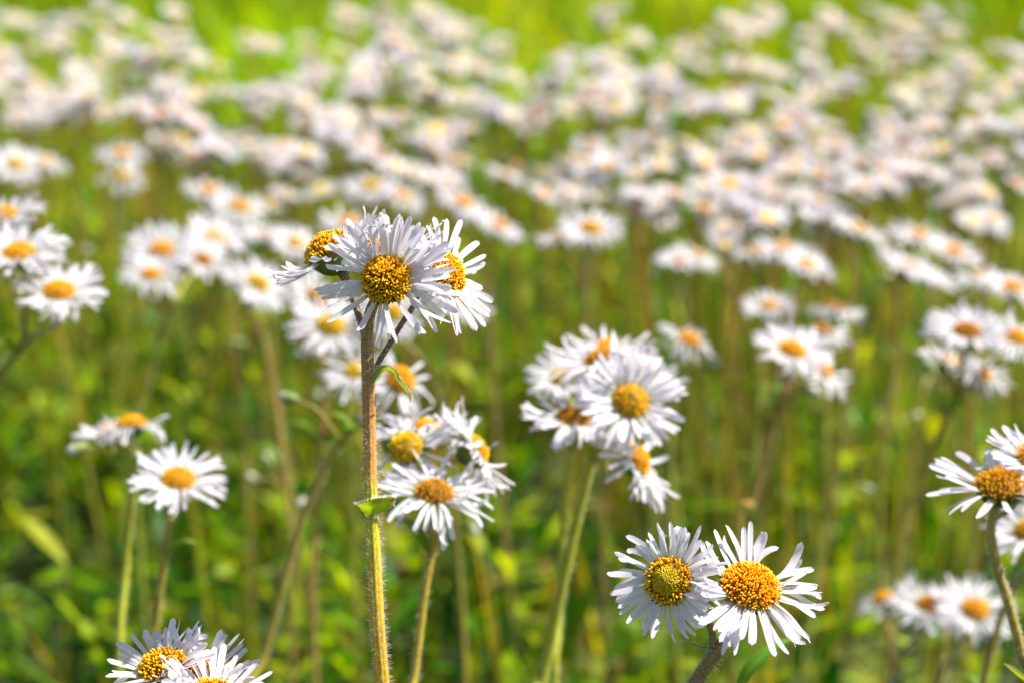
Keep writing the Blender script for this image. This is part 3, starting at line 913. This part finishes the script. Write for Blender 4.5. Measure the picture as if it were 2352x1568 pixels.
known('white daisy cut by the right edge beneath the slightly soft daisy', [(2366, 1218, .68, dict(n=(-.3, .75, .6), s=.95))], rs=.0012)
known('pair of white heads leaning down right, just above right of the tall daisy',
      [(1062, 468, 1.08, dict(n=(.40, .75, .40), dv=1)), (1145, 518, 1.08, dict(n=(.45, .72, .40), dv=1, s=.9))], rs=.0011)
known('two pale daisies with yellow discs just above the top petals of the tall daisy',
      [(850, 430, 1.15, dict(n=(.0, .75, .55), dv=3)), (925, 455, 1.15, dict(n=(.35, .8, .4), s=.9))], rs=.0011)
known('pale daisy with an orange disc immediately behind the topmost petals of the tall daisy',
      [(800, 515, 1.0, dict(n=(.1, .9, .3), dv=1, s=.95))], rs=.001)
known('pale daisy with a bright yellow disc left behind the side head of the tall daisy',
      [(677, 560, 1.02, dict(n=(.25, .65, .6), dv=3, s=.85)), (610, 545, 1.05, dict(n=(.1, .9, .3), dv=2, s=.85))], rs=.001)
known('two overlapping pale heads with one orange disc, up left of the tall daisy',
      [(550, 478, 1.10, dict(n=(.22, .75, .55), dv=1, s=1.05)), (478, 440, 1.14, dict(n=(.2, .85, .4), s=.95))], rs=.0011)
known('blurred daisy of two stacked heads with yellow discs in the upper left',
      [(280, 408, 1.22, dict(n=(.05, .7, .6), dv=3)), (279, 356, 1.26, dict(n=(.05, .8, .5), dv=1))], rs=.0011)
known('round blurred daisy with a yellow disc at the left edge of the upper field',
      [(35, 380, 1.15, dict(n=(.2, .6, .7), dv=3, s=1.0)), (100, 375, 1.2, dict(n=(.3, .8, .3), s=.9))], rs=.0011)
known('pair of white daisies leaning down to the right at middle right, brown disc in front',
      [(2085, 622, .98, dict(n=(.35, .82, .35), dv=2, s=1.05)), (2140, 640, 1.0, dict(n=(.45, .75, .3), s=.85))], rs=.0011)
known('white daisy with an orange disc above the leaning pair at middle right', [(2190, 580, 1.05, dict(n=(.25, .8, .45), dv=1, s=1.0)), (2110, 545, 1.08, dict(n=(.2, .85, .35), dv=1))], rs=.0011)
known('wide flat daisy of three heads sloping right, centre right of the field',
      [(1852, 612, .99, dict(n=(.3, .75, .5), dv=1, s=.9)), (1800, 575, 1.02, dict(n=(.2, .88, .3), dv=1)), (1735, 580, 1.05, dict(n=(-.1, .9, .3), s=.75))], rs=.0011)
known('single white daisy sloping down right above the leaning pair at middle right',
      [(1972, 532, 1.08, dict(n=(.35, .82, .3), dv=3, s=1.0))], rs=.001)
known('blurred daisy with orange disc at the right edge above the wide brown centred cluster',
      [(2325, 665, .92, dict(n=(.2, .8, .4), dv=1, s=1.0)), (2250, 640, .97, dict(n=(-.1, .9, .3), s=.75))], rs=.0011)

# ------------------------------------------------------------------ the sea of far daisies, each plant its own
sr = random.Random(90)
def cell(u, v):
    col = ['at the left', 'left of the middle', 'in the middle', 'right of the middle', 'at the right'][min(4, max(0, int(u / 470.5)))]
    row = 'in the very last rows' if v < 110 else 'in the far rows' if v < 210 else 'in the middle rows' if v < 330 else 'in the nearer rows'
    return row, col
num = ['', 'single headed', 'two headed', 'three headed', 'four headed']
# bare green gaps seen in the photo (u, v, ru, rv)
GAPS = [(520, 190, 42, 60), (150, 470, 70, 60), (430, 420, 40, 45), (250, 12, 400, 22), (1290, 25, 60, 35), (1180, 60, 25, 30), (1555, 60, 60, 40),
        (2290, 40, 70, 50), (610, 290, 45, 30), (700, 40, 60, 30), (1130, 330, 40, 40), (1610, 560, 50, 40), (1100, 420, 60, 30)]
def gap(u, v):
    return any(((u - a) / c) ** 2 + ((v - b) / e) ** 2 < 1 for a, b, c, e in GAPS)
CLUMPS = [(1380, 395, 230, 72), (1760, 430, 230, 85), (2170, 400, 210, 85), (1000, 360, 120, 45), (2290, 520, 70, 40), (1680, 520, 70, 35), (1480, 470, 60, 30), (1480, 400, 100, 62), (1240, 360, 70, 60), (1680, 420, 110, 75), (1860, 420, 100, 60), (2140, 350, 180, 55), (1040, 320, 110, 40), (690, 400, 70, 70), (620, 340, 60, 50),
          (1000, 385, 45, 30), (380, 320, 150, 50), (820, 330, 70, 45), (1790, 500, 90, 40), (1800, 340, 400, 45), (2240, 480, 60, 35)]
placed = []
count = 0; tries = 0
while count < 259 and tries < 20000:
    tries += 1
    v = 14 + 530 * sr.random() ** 1.0
    u = sr.uniform(-60, 2412)
    if gap(u, v): continue
    if v > 290 and not any(((u - a) / c) ** 2 + ((v - b) / e) ** 2 < 1 for a, b, c, e in CLUMPS): continue
    if math.sin(u * .021 + 1.7) * math.sin(v * .045 + u * .008) + .5 * math.sin(u * .047 + v * .03) < -.42: continue
    # distance from the height of the flower tops above the ground
    z = sr.gauss(.300, .02)
    ang = PITCH + math.atan((v - 784) / FPX)
    d = (CAM.z - z) / math.sin(ang) * math.cos(math.atan((v - 784) / FPX))
    if d > 3.1 or d < .9: continue
    rad = 60 / d * .42
    if any(abs(u - a) < 36 / d and abs(v - b) < 26 / d for a, b, e in placed): continue
    if any(math.hypot(u - a, v - b) < e * 1.4 for a, b, e in occupied): continue
    placed.append((u, v, d))
    nh = sr.choices([1, 2, 3, 4], [2, 4, 3.5, 1.5])[0]
    hs = []
    for q in range(nh):
        du = 0 if q == 0 else sr.uniform(-1, 1) * 105 / d
        dv = 0 if q == 0 else sr.uniform(-1, 1) * 50 / d
        dd = d + (0 if q == 0 else sr.uniform(-.02, .02))
        hs.append(H(u + du, v + dv, dd, n=(sr.gauss(.15, .25), .85, sr.gauss(.42, .2)), s=sr.uniform(.68, .95)))
    row, col = cell(u, v)
    plant('%s blurred daisy %s %s of the field' % (num[nh], row, col), hs, group='blurred daisies filling the field behind', lod='far', seed=1000 + count, rs=.0011)
    count += 1
print('far plants', count)
